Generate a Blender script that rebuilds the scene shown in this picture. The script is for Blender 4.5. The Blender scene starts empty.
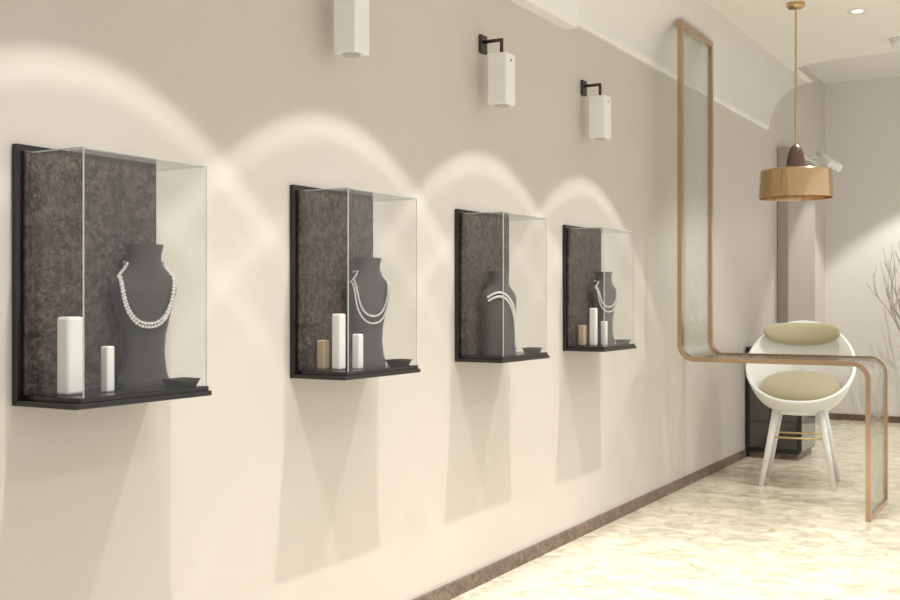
import bpy, bmesh, math, random
from mathutils import Vector, Matrix
random.seed(4)
scn=bpy.context.scene
try:
    scn.view_settings.view_transform='Standard'
    scn.view_settings.look='None'
except Exception: pass
COL=scn.collection
# world axes: x = distance out from the display wall, y = along the wall, z = up
# ---------------------------------------------------------------- materials
def mat(name,color,rough=.5,metal=0,noise=None,bump=None,emit=None,spec=None,coat=0,sheen=0):
    m=bpy.data.materials.new(name); m.use_nodes=True
    nt=m.node_tree; b=nt.nodes['Principled BSDF']
    b.inputs['Base Color'].default_value=(*color,1)
    b.inputs['Roughness'].default_value=rough
    b.inputs['Metallic'].default_value=metal
    if spec is not None: b.inputs['Specular IOR Level'].default_value=spec
    if coat: b.inputs['Coat Weight'].default_value=coat; b.inputs['Coat Roughness'].default_value=.08
    if sheen: b.inputs['Sheen Weight'].default_value=sheen
    if emit:
        b.inputs['Emission Color'].default_value=(*emit[0],1); b.inputs['Emission Strength'].default_value=emit[1]
    tc=nt.nodes.new('ShaderNodeTexCoord')
    if noise:  # (scale, color2, lo, hi, distortion)
        sc,c2,lo,hi,dist=noise
        n=nt.nodes.new('ShaderNodeTexNoise'); n.inputs['Scale'].default_value=sc
        n.inputs['Detail'].default_value=8; n.inputs['Roughness'].default_value=.62; n.inputs['Distortion'].default_value=dist
        nt.links.new(tc.outputs['Object'],n.inputs['Vector'])
        r=nt.nodes.new('ShaderNodeValToRGB'); r.color_ramp.elements[0].position=lo; r.color_ramp.elements[1].position=hi
        r.color_ramp.elements[0].color=(*color,1); r.color_ramp.elements[1].color=(*c2,1)
        nt.links.new(n.outputs['Fac'],r.inputs['Fac']); nt.links.new(r.outputs['Color'],b.inputs['Base Color'])
    if bump:   # (scale,strength,distance,distortion)
        n=nt.nodes.new('ShaderNodeTexNoise'); n.inputs['Scale'].default_value=bump[0]; n.inputs['Detail'].default_value=6
        n.inputs['Distortion'].default_value=bump[3]
        nt.links.new(tc.outputs['Object'],n.inputs['Vector'])
        bp=nt.nodes.new('ShaderNodeBump'); bp.inputs['Strength'].default_value=bump[1]; bp.inputs['Distance'].default_value=bump[2]
        nt.links.new(n.outputs['Fac'],bp.inputs['Height']); nt.links.new(bp.outputs['Normal'],b.inputs['Normal'])
    return m
def glassmat(name,tint=(.95,.96,.95),ripple=None,haze=0.0,ior=1.4):
    m=bpy.data.materials.new(name); m.use_nodes=True; nt=m.node_tree
    for n in list(nt.nodes): nt.nodes.remove(n)
    o=nt.nodes.new('ShaderNodeOutputMaterial'); mx=nt.nodes.new('ShaderNodeMixShader')
    t=nt.nodes.new('ShaderNodeBsdfTransparent'); t.inputs[0].default_value=(*tint,1)
    g=nt.nodes.new('ShaderNodeBsdfGlossy'); g.inputs['Roughness'].default_value=.02
    f=nt.nodes.new('ShaderNodeFresnel')
    # same thin-sheet reflectance on both faces of the pane (no internal total reflection)
    ge=nt.nodes.new('ShaderNodeNewGeometry'); ma=nt.nodes.new('ShaderNodeMath'); ma.operation='MULTIPLY_ADD'
    ma.inputs[1].default_value=1/ior-ior; ma.inputs[2].default_value=ior
    nt.links.new(ge.outputs['Backfacing'],ma.inputs[0]); nt.links.new(ma.outputs[0],f.inputs['IOR'])
    if ripple:
        tc=nt.nodes.new('ShaderNodeTexCoord')
        w=nt.nodes.new('ShaderNodeTexNoise'); w.inputs['Scale'].default_value=ripple[0]; w.inputs['Distortion'].default_value=2
        nt.links.new(tc.outputs['Object'],w.inputs['Vector'])
        bp=nt.nodes.new('ShaderNodeBump'); bp.inputs['Strength'].default_value=ripple[1]; bp.inputs['Distance'].default_value=.02
        nt.links.new(w.outputs['Fac'],bp.inputs['Height']); nt.links.new(bp.outputs['Normal'],g.inputs['Normal'])
    nt.links.new(f.outputs[0],mx.inputs[0]); nt.links.new(t.outputs[0],mx.inputs[1]); nt.links.new(g.outputs[0],mx.inputs[2])
    if haze>0:
        d=nt.nodes.new('ShaderNodeBsdfDiffuse'); d.inputs[0].default_value=(.9,.9,.88,1)
        m2=nt.nodes.new('ShaderNodeMixShader'); m2.inputs[0].default_value=haze
        nt.links.new(mx.outputs[0],m2.inputs[1]); nt.links.new(d.outputs[0],m2.inputs[2]); nt.links.new(m2.outputs[0],o.inputs[0])
    else: nt.links.new(mx.outputs[0],o.inputs[0])
    return m
M_wall=mat('wall_plaster',(.61,.568,.522),.34,noise=(1.2,(.63,.588,.542),.35,.65,0),bump=(60,.05,.002,0),spec=.45)
M_wall2=mat('wall_back_plaster',(.80,.78,.745),.6)
M_ceil=mat('ceiling_paint',(.90,.89,.87),.7)
M_floor=mat('floor_marble',(.78,.73,.59),.25,noise=(8,(.42,.365,.245),.40,.74,.9),spec=.5)
M_base=mat('baseboard_brown_marble',(.10,.065,.05),.35,noise=(14,(.27,.19,.15),.4,.7,2))
M_black=mat('black_lacquer',(.012,.010,.010),.25)
M_stone=mat('brown_crumpled_leather',(.038,.029,.026),.42,noise=(52,(.140,.112,.102),.40,.66,.3),bump=(85,1.0,.012,.3))
M_bust=mat('grey_suede',(.058,.052,.051),.85,bump=(300,.3,.001,0),sheen=.15)
M_pearl=mat('chain_silver',(.88,.88,.87),.2,metal=.5)
M_rope=mat('rope_pearl',(.82,.81,.78),.25,metal=.2)
M_white=mat('white_lacquer',(.84,.84,.82),.35)
M_tan=mat('tan_card',(.55,.40,.28),.5)
M_edge=mat('glass_edge_highlight',(.50,.54,.52),.2)  # pale diffuse colour imitating the highlight on the case glass edges
M_copper=mat('polished_copper_gold',(.60,.41,.23),.14,metal=1.0)
M_bronze=mat('brass_bronze_frame',(.50,.345,.225),.18,metal=1.0)
M_olive=mat('khaki_velvet',(.42,.38,.24),.75,sheen=.4,bump=(160,.2,.002,0))
M_taupe=mat('taupe_panel',(.40,.355,.33),.5)
M_lamp=mat('lamp_white_metal',(.87,.87,.86),.4)
M_bracket=mat('dark_bracket_metal',(.06,.05,.047),.4,metal=.6)
M_lensoff=mat('lamp_lens_frosted',(.5,.49,.46),.3)
M_lens=mat('lamp_lens',(.9,.88,.8),.3,emit=((1,.93,.8),3))
M_brass=mat('brass',(.75,.6,.3),.3,metal=.9)
M_twig=mat('bare_twig',(.46,.42,.36),.8)
G_case=glassmat('case_glass',(.972,.977,.973),haze=.005,ior=1.31)
G_table=glassmat('table_glass',(.94,.96,.945),ripple=(9,.4),ior=1.5)
# ---------------------------------------------------------------- helpers
def mk(name,bm,m,parent=None,smooth=False,loc=None,split=False):
    me=bpy.data.meshes.new(name); bmesh.ops.recalc_face_normals(bm,faces=bm.faces)
    bm.to_mesh(me); bm.free(); o=bpy.data.objects.new(name,me); COL.objects.link(o)
    for x in (m if isinstance(m,(list,tuple)) else [m]): me.materials.append(x)
    if smooth:
        for p in me.polygons: p.use_smooth=True
    if split:
        q=o.modifiers.new('edge','EDGE_SPLIT'); q.split_angle=math.radians(35)
    if parent: o.parent=parent
    if loc: o.location=loc
    return o
def empty(name,loc):
    e=bpy.data.objects.new(name,None); e.location=loc; e.empty_display_size=.1; COL.objects.link(e); return e
def addbox(bm,a,b,bev=0,mi=0):
    v=[bm.verts.new((x,y,z)) for x in (a[0],b[0]) for y in (a[1],b[1]) for z in (a[2],b[2])]
    fs=[bm.faces.new([v[i] for i in q]) for q in ((0,1,3,2),(4,6,7,5),(0,4,5,1),(2,3,7,6),(0,2,6,4),(1,5,7,3))]
    for f in fs: f.material_index=mi
    if bev:
        es=list({e for f in fs for e in f.edges})
        bmesh.ops.bevel(bm,geom=es,offset=bev,segments=3,affect='EDGES',profile=.5)
def box(name,a,b,m,parent=None,bev=0,loc=None):
    bm=bmesh.new(); addbox(bm,a,b,bev); return mk(name,bm,m,parent,loc=loc)
def addcyl(bm,p0,p1,r0,r1,n=20,mi=0):
    p0=Vector(p0);p1=Vector(p1);d=(p1-p0).normalized()
    a=d.orthogonal().normalized(); b=d.cross(a)
    R=[]
    for p,r in((p0,r0),(p1,r1)):
        R.append([bm.verts.new(p+a*math.cos(2*math.pi*i/n)*r+b*math.sin(2*math.pi*i/n)*r) for i in range(n)])
    for i in range(n):
        f=bm.faces.new((R[0][i],R[0][(i+1)%n],R[1][(i+1)%n],R[1][i])); f.material_index=mi; f.smooth=True
    f=bm.faces.new(R[0][::-1]); f.material_index=mi
    f=bm.faces.new(R[1]); f.material_index=mi
def cyl(name,p0,p1,r0,r1,m,parent=None,n=20):
    bm=bmesh.new(); addcyl(bm,p0,p1,r0,r1,n); return mk(name,bm,m,parent,split=True)
def lathe(bm,prof,n=48,c=(0,0)):
    R=[[bm.verts.new((c[0]+r*math.cos(2*math.pi*i/n),c[1]+r*math.sin(2*math.pi*i/n),z)) for i in range(n)] for r,z in prof]
    for j in range(len(R)-1):
        for i in range(n):
            f=bm.faces.new((R[j][i],R[j][(i+1)%n],R[j+1][(i+1)%n],R[j+1][i])); f.smooth=True
    return R
# ---------------------------------------------------------------- room
S0,S1,X1=-3.0,12.0,6.0
CZ=3.09; RZ=3.55
box('floor',(-.2,S0,-.1),(X1,S1+.2,0),M_floor)
box('wall_left',(-.2,S0,0),(0,S1,RZ),M_wall)
box('wall_back',(-.2,S1,0),(X1,S1+.2,RZ),M_wall2)
# ceiling with rounded recess
bm=bmesh.new()
out=[(0,S0),(X1,S0),(X1,8.5),(.95,8.62)]
cx,cy,ra,rb=.95,9.5,.87,.88
for i in range(1,13):
    a=math.pi*1.5-i/12*math.pi/2
    out.append((cx+ra*math.cos(a),cy+rb*math.sin(a)))
out.append((0,9.5))
lo=[bm.verts.new((x,y,CZ)) for x,y in out]; hi=[bm.verts.new((x,y,RZ)) for x,y in out]
bm.faces.new(lo); bm.faces.new(hi[::-1])
for i in range(len(out)):
    j=(i+1)%len(out); bm.faces.new((lo[i],lo[j],hi[j],hi[i]))
mk('ceiling',bm,M_ceil)
box('ceiling_recess',(-.2,8.3,RZ),(X1,S1+.2,RZ+.1),M_ceil)
# cove along the left wall
bm=bmesh.new(); prof=[(0,2.71),(.022,2.71),(.022,2.735),(.034,2.735)]
for i in range(0,11):
    a=i/10*math.pi/2
    prof.append((.034+.36*(1-math.cos(a)),2.74+.349*math.sin(a)))
prof.append((0,3.089))
A=[bm.verts.new((x,S0,z)) for x,z in prof]; B=[bm.verts.new((x,9.45,z)) for x,z in prof]
for i in range(len(prof)):
    j=(i+1)%len(prof); f=bm.faces.new((A[i],A[j],B[j],B[i])); f.smooth=4<=i<13
bm.faces.new(A[::-1]); bm.faces.new(B)
mk('trim_cove',bm,M_ceil)
box('trim_ceiling_band',(0.0,S0,2.66),(.07,5.2,2.95),M_ceil)
box('baseboard_left',(0,S0,0),(.014,8.74,.065),M_base)
box('baseboard_left_far',(0,9.4,0),(.014,9.8,.065),M_base)
box('baseboard_back',(0.0,S1-.014,0),(X1,S1,.065),M_base)
# pilaster
bm=bmesh.new(); addbox(bm,(0,9.85,0),(.10,11.0,2.62),.01)
mk('wall_pilaster',bm,M_taupe)
# ---------------------------------------------------------------- display cases
W,Dp=.43,.21
ZB,ZT=.997,1.648
def case(s):
    e=empty('display_case',(0,s,ZB))
    H=ZT-ZB
    # black backing board with raised leather panel
    box('backing_board',(0,-.035,0),(.018,W+.01,H),M_black,e,.002)
    box('leather_panel',(.018,-.016,.025),(.03,W-.004,H-.016),M_stone,e,.003)
    box('shelf',(.018,-.035,0),(Dp+.018,W+.008,.014),M_black,e,.002)
    box('shelf_lip',(.018,-.012,.014),(Dp+.010,W+.004,.026),M_black,e,.001)
    t=.006; z0=.026; z1=H-.024; x0=.031
    box('glass_side_a',(x0,0,z0),(Dp,t,z1),G_case,e)
    box('glass_side_b',(x0,W-t,z0),(Dp,W,z1),G_case,e)
    box('glass_front',(Dp,0,z0),(Dp+t,W,z1),G_case,e)
    box('glass_top',(x0,0,z1),(Dp+t,W,z1+t),G_case,e)
    w=.0024  # thin pale strips paint the bright highlight along the pane edges
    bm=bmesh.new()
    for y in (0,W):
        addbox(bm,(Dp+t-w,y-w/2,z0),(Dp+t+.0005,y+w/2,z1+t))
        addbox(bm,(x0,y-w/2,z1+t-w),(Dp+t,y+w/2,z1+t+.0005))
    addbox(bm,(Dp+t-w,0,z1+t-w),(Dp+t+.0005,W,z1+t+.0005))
    mk('edge_highlight_strips',bm,M_edge,e)
    return e
BP=[(0,.070,.036),(.015,.071,.037),(.04,.062,.034),(.09,.056,.032),(.14,.059,.034),(.19,.070,.037),(.235,.083,.038),(.262,.090,.038),
    (.280,.089,.035),(.293,.082,.033),(.306,.070,.032),(.320,.057,.032),(.332,.049,.032),(.345,.046,.032),(.36,.046,.032),(.376,.050,.034),(.388,.053,.035)]
def prof_at(z,P):
    for i in range(len(P)-1):
        if P[i][0]<=z<=P[i+1][0]:
            t=(z-P[i][0])/(P[i+1][0]-P[i][0]); return [P[i][k]*(1-t)+P[i+1][k]*t for k in (1,2)]
    return P[-1][1:]
EX=.72   # superellipse exponent: flat-fronted section
def sect_x(q): return max(0,1-abs(q)**(2/EX))**(EX/2)
def bust(loc,rot=0,P=BP):
    bm=bmesh.new(); n=48; R=[]
    zs=[]
    for i in range(len(P)-1):
        for k in range(3): zs.append(P[i][0]+(P[i+1][0]-P[i][0])*k/3)
    zs.append(P[-1][0])
    sg=lambda q: math.copysign(abs(q)**EX,q)
    for z in zs:
        w,d=prof_at(z,P)
        R.append([bm.verts.new((d*sg(math.cos(2*math.pi*i/n)),w*sg(math.sin(2*math.pi*i/n)),z)) for i in range(n)])
    for j in range(len(R)-1):
        for i in range(n):
            f=bm.faces.new((R[j][i],R[j][(i+1)%n],R[j+1][(i+1)%n],R[j+1][i])); f.smooth=True
    bm.faces.new(R[0][::-1]); bm.faces.new(R[-1])
    o=mk('necklace_bust',bm,M_bust,split=True); o.location=loc; o.rotation_euler=(0,0,rot)
    return o
def beads(bm,pts,r,alt=1.0):
    last=None; k=0
    for p in pts:
        if last is None or (p-last).length>=r*1.6:
            rr=r*(alt if k%2 else 1); k+=1
            bmesh.ops.create_icosphere(bm,subdivisions=1,radius=rr,matrix=Matrix.Translation(p)); last=p
def necklace(loc,rot,zn,drop,r,P=BP,strands=1,pw=.8,wide=.074,gap=.026):
    bm=bmesh.new()
    for k in range(strands):
        pts=[]; dr=drop-k*gap
        for i in range(500):
            t=math.pi*i/499
            z=zn-dr*math.sin(t)**pw
            w,d=prof_at(z,P)
            wk=wide-.3*gap*k
            y=wk*math.copysign(abs(math.cos(t))**.85,math.cos(t))
            y=max(-w*.99,min(w*.99,y))
            pts.append(Vector((d*sect_x(y/w)+r*.9,y*(1+r*.6/w),z)))
        w,d=prof_at(zn,P)
        for i in range(1,60):
            a=math.pi/2*-1-math.pi*i/60
            sg=lambda q: math.copysign(abs(q)**EX,q)
            pts.append(Vector(((d+r*.8)*sg(math.cos(a)),(w+r*.8)*sg(math.sin(a)),zn)))
        beads(bm,pts,r,.85)
    o=mk('necklace',bm,M_pearl); o.location=loc; o.rotation_euler=(0,0,rot)
    return o
def jbox(loc,w,d,h,m=M_white,rot=0):
    bm=bmesh.new(); addbox(bm,(-d/2,-w/2,0),(d/2,w/2,h),min(w,d)*.18)
    addbox(bm,(-d/2+.004,-w/2-.0006,h*.72),(d/2-.004,w/2+.0006,h*.722))
    o=mk('jewelry_box',bm,m); o.location=loc; o.rotation_euler=(0,0,rot)
def tray(loc):
    bm=bmesh.new(); 
    a=[(-.032,-.042),(.032,-.042),(.032,.042),(-.032,.042)]
    lo=[bm.verts.new((x*.75,y*.75,0)) for x,y in a]; hi=[bm.verts.new((x,y,.022)) for x,y in a]
    hi2=[bm.verts.new((x*.93,y*.93,.022)) for x,y in a]; lo2=[bm.verts.new((x*.7,y*.7,.005)) for x,y in a]
    bm.faces.new(lo[::-1]); bm.faces.new(lo2)
    for i in range(4):
        j=(i+1)%4
        bm.faces.new((lo[i],lo[j],hi[j],hi[i])); bm.faces.new((hi[i],hi[j],hi2[j],hi2[i])); bm.faces.new((hi2[i],hi2[j],lo2[j],lo2[i]))
    o=mk('jewelry_tray',bm,M_black); o.location=loc
SS=[1.846,2.952,4.077,5.207]
for s in SS: case(s)
ZS=ZB+.0265
RT=-.42
# case 1
s=SS[0]; bust((.085,s+.325,ZS),RT); necklace((.085,s+.325,ZS),RT,.338,.175,.0056,strands=2,gap=.010)
jbox((.11,s+.052,ZS),.052,.045,.195); jbox((.13,s+.155,ZS),.026,.026,.118); tray((.172,s+.378,ZS))
# case 2
s=SS[1]; bust((.085,s+.305,ZS),RT); necklace((.085,s+.305,ZS),RT,.338,.185,.0050,strands=2)
jbox((.12,s+.080,ZS),.038,.035,.19); jbox((.15,s+.150,ZS),.030,.03,.12); jbox((.06,s+.072,ZS),.033,.033,.1,M_tan); tray((.172,s+.378,ZS))
# case 3 : broad bust, rope necklace sweeping from one shoulder down the side
P3=[(0,.092,.036),(.02,.093,.037),(.06,.088,.036),(.12,.088,.037),(.18,.093,.039),(.225,.097,.039),(.250,.096,.037),(.268,.086,.035),(.282,.070,.033),(.296,.056,.032),(.31,.047,.032),(.335,.045,.032),(.352,.048,.034),(.364,.051,.035)]
s=SS[2]; bust((.09,s+.200,ZS),RT*.8,P=P3)
bm=bmesh.new()
for k in range(2):
    pts=[]; r=.0062; of=k*.013
    for i in range(600):
        t=i/599
        a=Vector((-.088+of*.2,.250-of*1.2)); b=Vector((-.01,.305-of*1.5)); c=Vector((.082-of*.8,.25-of*1.6)); d_=Vector((.084-of,.02))
        p=a*(1-t)**3+b*3*t*(1-t)**2+c*3*t*t*(1-t)+d_*t**3
        w,d=prof_at(max(0,p.y),P3); y=max(-w*.93,min(w*.93,p.x))
        pts.append(Vector((d*sect_x(y/w)+r*.9,y,max(r,p.y))))
    beads(bm,pts,r)
o=mk('necklace',bm,M_rope,loc=(.09,s+.200,ZS)); o.rotation_euler=(0,0,RT*.8)
tray((.172,s+.372,ZS))
# case 4
s=SS[3]; bust((.085,s+.315,ZS),RT); necklace((.085,s+.315,ZS),RT,.338,.165,.0060,strands=2)
jbox((.11,s+.115,ZS),.035,.035,.195); jbox((.14,s+.19,ZS),.03,.03,.125); jbox((.06,s+.085,ZS),.04,.035,.105,M_tan); tray((.172,s+.378,ZS))
# ---------------------------------------------------------------- wall spotlights
LS=[1.99,3.137,4.287,5.437]
def wspot(s,z=2.397,x=0,name='wall_spotlight',sc=1):
    e=empty(name,(x,s,z)); e.scale=(sc,)*3
    box('wall_plate',(0,-.03,-.04),(.014,.03,.04),M_bracket,e,.003)
    bm=bmesh.new(); addcyl(bm,(.012,0,.01),(.10,0,.01),.008,.008,12); addcyl(bm,(.10,0,.016),(.10,0,-.06),.008,.008,12)
    mk('bracket_arm',bm,M_bracket,e)
    bm=bmesh.new(); addbox(bm,(.055,-.046,-.28),(.145,.046,-.055),.004)
    mk('lamp_housing',bm,M_lamp,e)
    bm=bmesh.new(); addcyl(bm,(.10,0,-.281),(.10,0,-.284),.032,.032,24); mk('lamp_lens',bm,M_lensoff,e)
    bm=bmesh.new(); addcyl(bm,(.135,.0,-.085),(.1475,.0,-.085),.005,.005,10); mk('screw_cap',bm,M_bracket,e)
for s in LS: wspot(s)
# ---------------------------------------------------------------- ribbon glass table
def arcpath(pts,rad):
    P=[Vector(p) for p in pts]; res=[P[0]]
    for i in range(1,len(P)-1):
        a=(P[i-1]-P[i]).normalized(); b=(P[i+1]-P[i]).normalized(); r=rad
        c=P[i]+a*r+b*r
        for k in range(0,17):
            t=k/16*math.pi/2
            res.append(c-b*r*math.cos(t)-a*r*math.sin(t))
    res.append(P[-1]); return res
def ribbon(name,path,y0,y1,th,m,parent,inset=0):
    bm=bmesh.new(); n=len(path); rings=[]
    for i,p in enumerate(path):
        d=(path[min(i+1,n-1)]-path[max(i-1,0)]).normalized(); nn=Vector((-d.y,d.x))
        a=p+nn*th/2; b=p-nn*th/2
        rings.append([bm.verts.new((a.x,y0,a.y)),bm.verts.new((a.x,y1,a.y)),bm.verts.new((b.x,y1,b.y)),bm.verts.new((b.x,y0,b.y))])
    for i in range(n-1):
        for k in range(4):
            bm.faces.new((rings[i][k],rings[i][(k+1)%4],rings[i+1][(k+1)%4],rings[i+1][k]))
    bm.faces.new(rings[0]); bm.faces.new(rings[-1][::-1])
    return mk(name,bm,m,parent)
T0=6.552; TW=.68
e=empty('glass_ribbon_table',(0,T0,0))
path=arcpath([(.175,2.99),(.175,.895),(1.275,.895),(1.275,0)],.09)
rw=.04
ribbon('frame_rail_near',path,0,rw,.028,M_bronze,e)
ribbon('frame_rail_far',path,TW-rw,TW,.028,M_bronze,e)
ribbon('glass_ribbon',path,rw,TW-rw,.012,G_table,e)
box('frame_top_bar',(.161,rw,2.95),(.189,TW-rw,2.99),M_bronze,e)
box('frame_foot_bar',(1.261,rw,0),(1.289,TW-rw,.03),M_bronze,e)
# ---------------------------------------------------------------- pendant
e=empty('pendant_lamp',(.80,6.9,0))
bm=bmesh.new(); R=lathe(bm,[(.055,CZ-.001),(.055,CZ-.02),(.045,CZ-.03),(.006,CZ-.032)]); mk('canopy',bm,M_copper,e,split=True)
cyl('rod',(0,0,2.2),(0,0,CZ-.03),.006,.006,M_copper,e,12)
bm=bmesh.new(); lathe(bm,[(.05,2.066),(.195,2.063),(.206,2.060),(.212,2.053),(.222,1.896),(.222,1.888),(.215,1.888),(.205,2.05),(.05,2.056)],64); mk('outer_shade',bm,M_copper,e,split=True)
bm=bmesh.new(); lathe(bm,[(.006,2.222),(.02,2.215),(.036,2.195),(.048,2.16),(.056,2.11),(.060,2.055),(.055,2.05),(.0,2.05)],40); mk('lamp_body',bm,mat('lamp_brown_metal',(.16,.115,.09),.35,metal=.6),e)
bm=bmesh.new(); bmesh.ops.create_uvsphere(bm,u_segments=24,v_segments=12,radius=.04,matrix=Matrix.Translation((0,0,2.0))); mk('bulb',bm,M_lensoff,e,True)
# ---------------------------------------------------------------- chair
C=(.66,7.68,0); e=empty('tub_chair',C); e.rotation_euler=(0,0,.12)
bm=bmesh.new(); NA,NT=64,14; rings=[]
def rim(a): # a=0 front (-y), pi back
    c=(1-math.cos(a))/2
    return .585+.53*(c**1.15)
for j in range(NT+1):
    t=j/NT; ring=[]
    for i in range(NA):
        a=2*math.pi*i/NA
        h=rim(a)
        rr=t**.62
        x=.355*math.sin(a)*rr
        y=-(.25 if math.cos(a)>0 else .27)*math.cos(a)*rr
        z=.50+(h-.50)*t**2.3
        ring.append(bm.verts.new((x,y,z)))
        if j==0: break
    rings.append(ring)
for i in range(NA): bm.faces.new((rings[0][0],rings[1][i],rings[1][(i+1)%NA]))
for j in range(1,NT):
    for i in range(NA):
        bm.faces.new((rings[j][i],rings[j+1][i],rings[j+1][(i+1)%NA],rings[j][(i+1)%NA]))
o=mk('shell',bm,M_white,e,True)
m=o.modifiers.new('s','SOLIDIFY'); m.thickness=.024; m.offset=0
m=o.modifiers.new('b','BEVEL'); m.width=.006; m.segments=2
def pillow(name,c,r,rot,mt,curve=0):
    bm=bmesh.new(); bmesh.ops.create_uvsphere(bm,u_segments=48,v_segments=24,radius=1)
    for v in bm.verts:
        x,y,z=v.co; sg=lambda q,p: math.copysign(abs(q)**p,q)
        x,y,z=sg(x,.8),sg(y,.8),sg(z,.75)
        v.co=Vector((x*r[0],y*r[1]-curve*(x*x),z*r[2]))
    o=mk(name,bm,mt,e,True); o.location=c; o.rotation_euler=rot; return o
pillow('seat_cushion',(0,-.03,.648),(.265,.215,.088),(math.radians(20),0,0),M_olive)
pillow('back_cushion',(0,.215,1.02),(.255,.045,.08),(math.radians(-12),0,0),M_olive,.10)
bm=bmesh.new()
for sx in(-1,1):
    for sy in(-1,1):
        addcyl(bm,(sx*.14,sy*.12,.535),(sx*.235,sy*.20,0),.026,.016,16)
mk('legs',bm,M_white,e)
bm=bmesh.new(); z=.33; q=.14+.095*(.535-z)/.535; w=.12+.08*(.535-z)/.535
for a,b in(((-q,-w),(q,-w)),((q,-w),(q,w)),((q,w),(-q,w)),((-q,w),(-q,-w))): addcyl(bm,(*a,z),(*b,z),.006,.006,10)
mk('footrest_ring',bm,M_brass,e)
bm=bmesh.new(); addcyl(bm,(0,0,.485),(0,0,.52),.17,.19,32); mk('seat_base',bm,M_white,e)
# ---------------------------------------------------------------- dark cabinet
e=empty('display_cabinet',(0,8.76,0))
box('carcass',(.016,0,.05),(.43,.55,.86),M_black,e,.004)
box('plinth',(.03,.02,0),(.41,.53,.05),M_base,e)
box('cabinet_top',(.016,-.01,.86),(.45,.56,.885),M_black,e,.003)
M_dg=mat('dark_glass_door',(.05,.045,.042),.06,coat=.6)
box('side_inset',(.22,-.008,.09),(.41,-.001,.82),M_dg,e)
box('side_inset_b',(.04,-.008,.09),(.2,-.001,.82),M_dg,e)
box('door_panel',(.431,.02,.07),(.44,.53,.84),M_dg,e)
bm=bmesh.new()
for x in(.03,.21,.42): addbox(bm,(x-.004,-.014,.06),(x+.004,-.008,.85))
for z in(.3,.55): addbox(bm,(.03,-.014,z),(.42,-.008,z+.005))
mk('bronze_trims',bm,M_bracket,e)
# ---------------------------------------------------------------- ceiling fixtures
def down(x,y):
    bm=bmesh.new(); lathe(bm,[(.03,CZ-.004),(.045,CZ-.004),(.06,CZ-.008),(.062,CZ-.001)],32)
    bm2=mk('recessed_downlight',bm,M_lamp)
    bm=bmesh.new(); addcyl(bm,(0,0,CZ-.003),(0,0,CZ-.006),.032,.032,24); l=mk('lens',bm,M_lens,bm2)
    bm2.location=(x,y,0)
for s in LS: down(.92,s+.02)
down(1.1,7.27)
bm=bmesh.new(); addcyl(bm,(0,0,CZ-.001),(0,0,CZ-.012),.06,.06,24); addcyl(bm,(0,0,CZ-.012),(0,0,CZ-.07),.05,.045,24); o=mk('smoke_detector',bm,M_lamp); o.location=(1.22,8.2,0)
# track spots on the pilaster
e=empty('track_spotlight',(.101,10.5,2.53))
box('track_bar',(0,-.12,.04),(.03,.5,.07),M_lamp,e,.003)
for k,y in enumerate((.0,.2,.4)):
    bm=bmesh.new(); addcyl(bm,(.02,y,.055),(.16,y,.07),.008,.008,10); addcyl(bm,(.13,y+.03,.10),(.25,y-.04,-.02),.036,.036,20)
    mk('lamp_head_%d'%(k+1),bm,M_lamp,e)
# ---------------------------------------------------------------- branches in vase
e=empty('branch_arrangement',(1.08,11.55,0))
bm=bmesh.new(); lathe(bm,[(0,0.0),(.10,0),(.13,.1),(.12,.25),(.06,.38),(.05,.42),(.06,.45),(.052,.45),(.04,.42),(.0,.40)],32); mk('vase',bm,M_white,e)
cu=bpy.data.curves.new('twigs','CURVE'); cu.dimensions='3D'; cu.bevel_depth=.010; cu.bevel_resolution=2
def grow(p,d,L,r,lev):
    n=8; pts=[]
    for i in range(n):
        pts.append((p.copy(),r*(1-.6*i/(n-1))))
        d=(d+Vector((random.uniform(-.2,.2),random.uniform(-.1,.1),random.uniform(.0,.3)))).normalized()
        if lev<2 and i in(1,2,4,5):
            grow(p.copy(),(d+Vector((random.uniform(-.8,.5),random.uniform(-.3,.3),random.uniform(.0,.5)))).normalized(),L*.55,r*.65,lev+1)
        p=p+d*L/n
        if p.y+11.55>11.95: p.y=.40; 
    sp=cu.splines.new('POLY'); sp.points.add(n-1)
    for i,(q,rr) in enumerate(pts): sp.points[i].co=(*q,1); sp.points[i].radius=rr
for dx in(-.55,-.42,-.3,-.2,.0,.3): grow(Vector((0,0,.42)),Vector((dx,0,.9)).normalized(),1.2,1.1,0)
o=bpy.data.objects.new('twigs',cu); COL.objects.link(o); cu.materials.append(M_twig); o.parent=e
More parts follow.
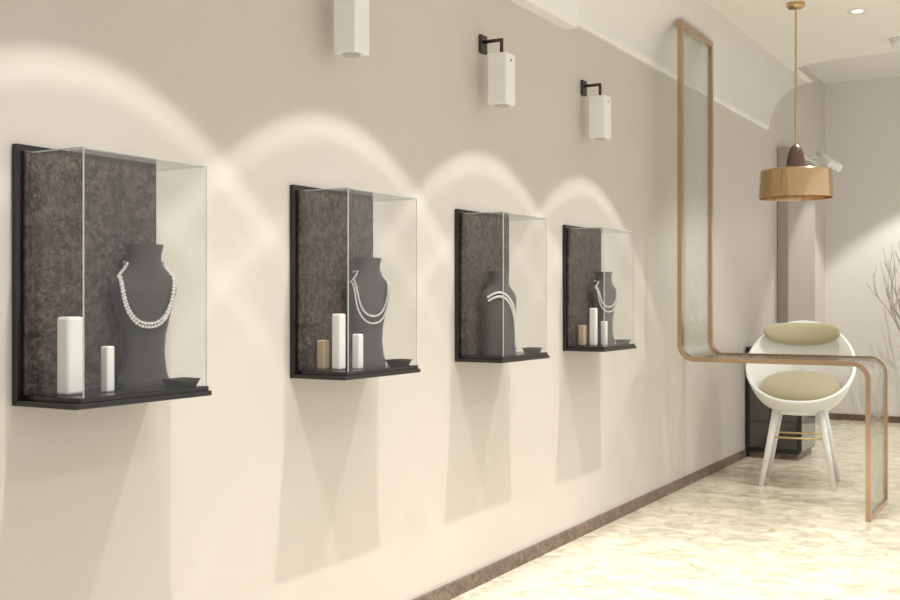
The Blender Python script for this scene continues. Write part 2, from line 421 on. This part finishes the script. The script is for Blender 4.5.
# ---------------------------------------------------------------- lights
def spot(loc,P,size,blend=.15,col=(1,.975,.94),rad=.02,prof=None):
    l=bpy.data.lights.new('spot','SPOT'); l.energy=P; l.spot_size=math.radians(size); l.spot_blend=blend; l.color=col; l.shadow_soft_size=rad
    o=bpy.data.objects.new('downlight_or_fill',l); o.location=loc; COL.objects.link(o)
    if prof:   # photometric distribution of the reflector: intensity against angle from the axis
        l.use_nodes=True; nt=l.node_tree; em=nt.nodes['Emission']
        tc=nt.nodes.new('ShaderNodeTexCoord'); sp=nt.nodes.new('ShaderNodeSeparateXYZ'); nt.links.new(tc.outputs['Normal'],sp.inputs[0])
        ab=nt.nodes.new('ShaderNodeMath'); ab.operation='ABSOLUTE'; nt.links.new(sp.outputs['Z'],ab.inputs[0])
        ac=nt.nodes.new('ShaderNodeMath'); ac.operation='ARCCOSINE'; nt.links.new(ab.outputs[0],ac.inputs[0])
        dv=nt.nodes.new('ShaderNodeMath'); dv.operation='DIVIDE'; dv.inputs[1].default_value=math.radians(45); nt.links.new(ac.outputs[0],dv.inputs[0])
        rp=nt.nodes.new('ShaderNodeValToRGB'); nt.links.new(dv.outputs[0],rp.inputs['Fac'])
        el=rp.color_ramp.elements
        el[0].position=0; el[0].color=(prof[0][1],)*3+(1,)
        el[1].position=prof[-1][0]/45; el[1].color=(prof[-1][1],)*3+(1,)
        for a,v in prof[1:-1]:
            q=el.new(a/45); q.color=(v,v,v,1)
        nt.links.new(rp.outputs['Color'],em.inputs['Strength'])
PR=[(0,1.0),(18,1.0),(27,.62),(30.4,.44),(31.6,.66),(33,.38),(36,.30),(37,.50),(38,.36),(39,.0)]
for s in LS: spot((.92,s+.02,3.07),205,84,.02,prof=PR,rad=.014)
spot((1.1,7.27,3.06),95,95,.5)
for y in(2.5,5,7.6): spot((2.6,y,3.06),115,120,.6,rad=.1)  # added fill spots to brighten the floor, no fixtures above them
spot((1.2,10.9,3.5),180,85,.2)
spot((3.0,10.9,3.5),180,85,.2)
w=bpy.data.worlds.new('World'); scn.world=w; w.use_nodes=True  # even ambient fill added through the open sides
w.node_tree.nodes['Background'].inputs[0].default_value=(1,.985,.968,1); w.node_tree.nodes['Background'].inputs[1].default_value=1.04
# ---------------------------------------------------------------- camera
cd=bpy.data.cameras.new('camera'); cam=bpy.data.objects.new('camera',cd); COL.objects.link(cam)
cam.location=(2.29,0,1.26); cam.rotation_euler=(math.pi/2,0,math.radians(29.77))
cd.sensor_width=36; cd.lens=43.64; scn.camera=cam
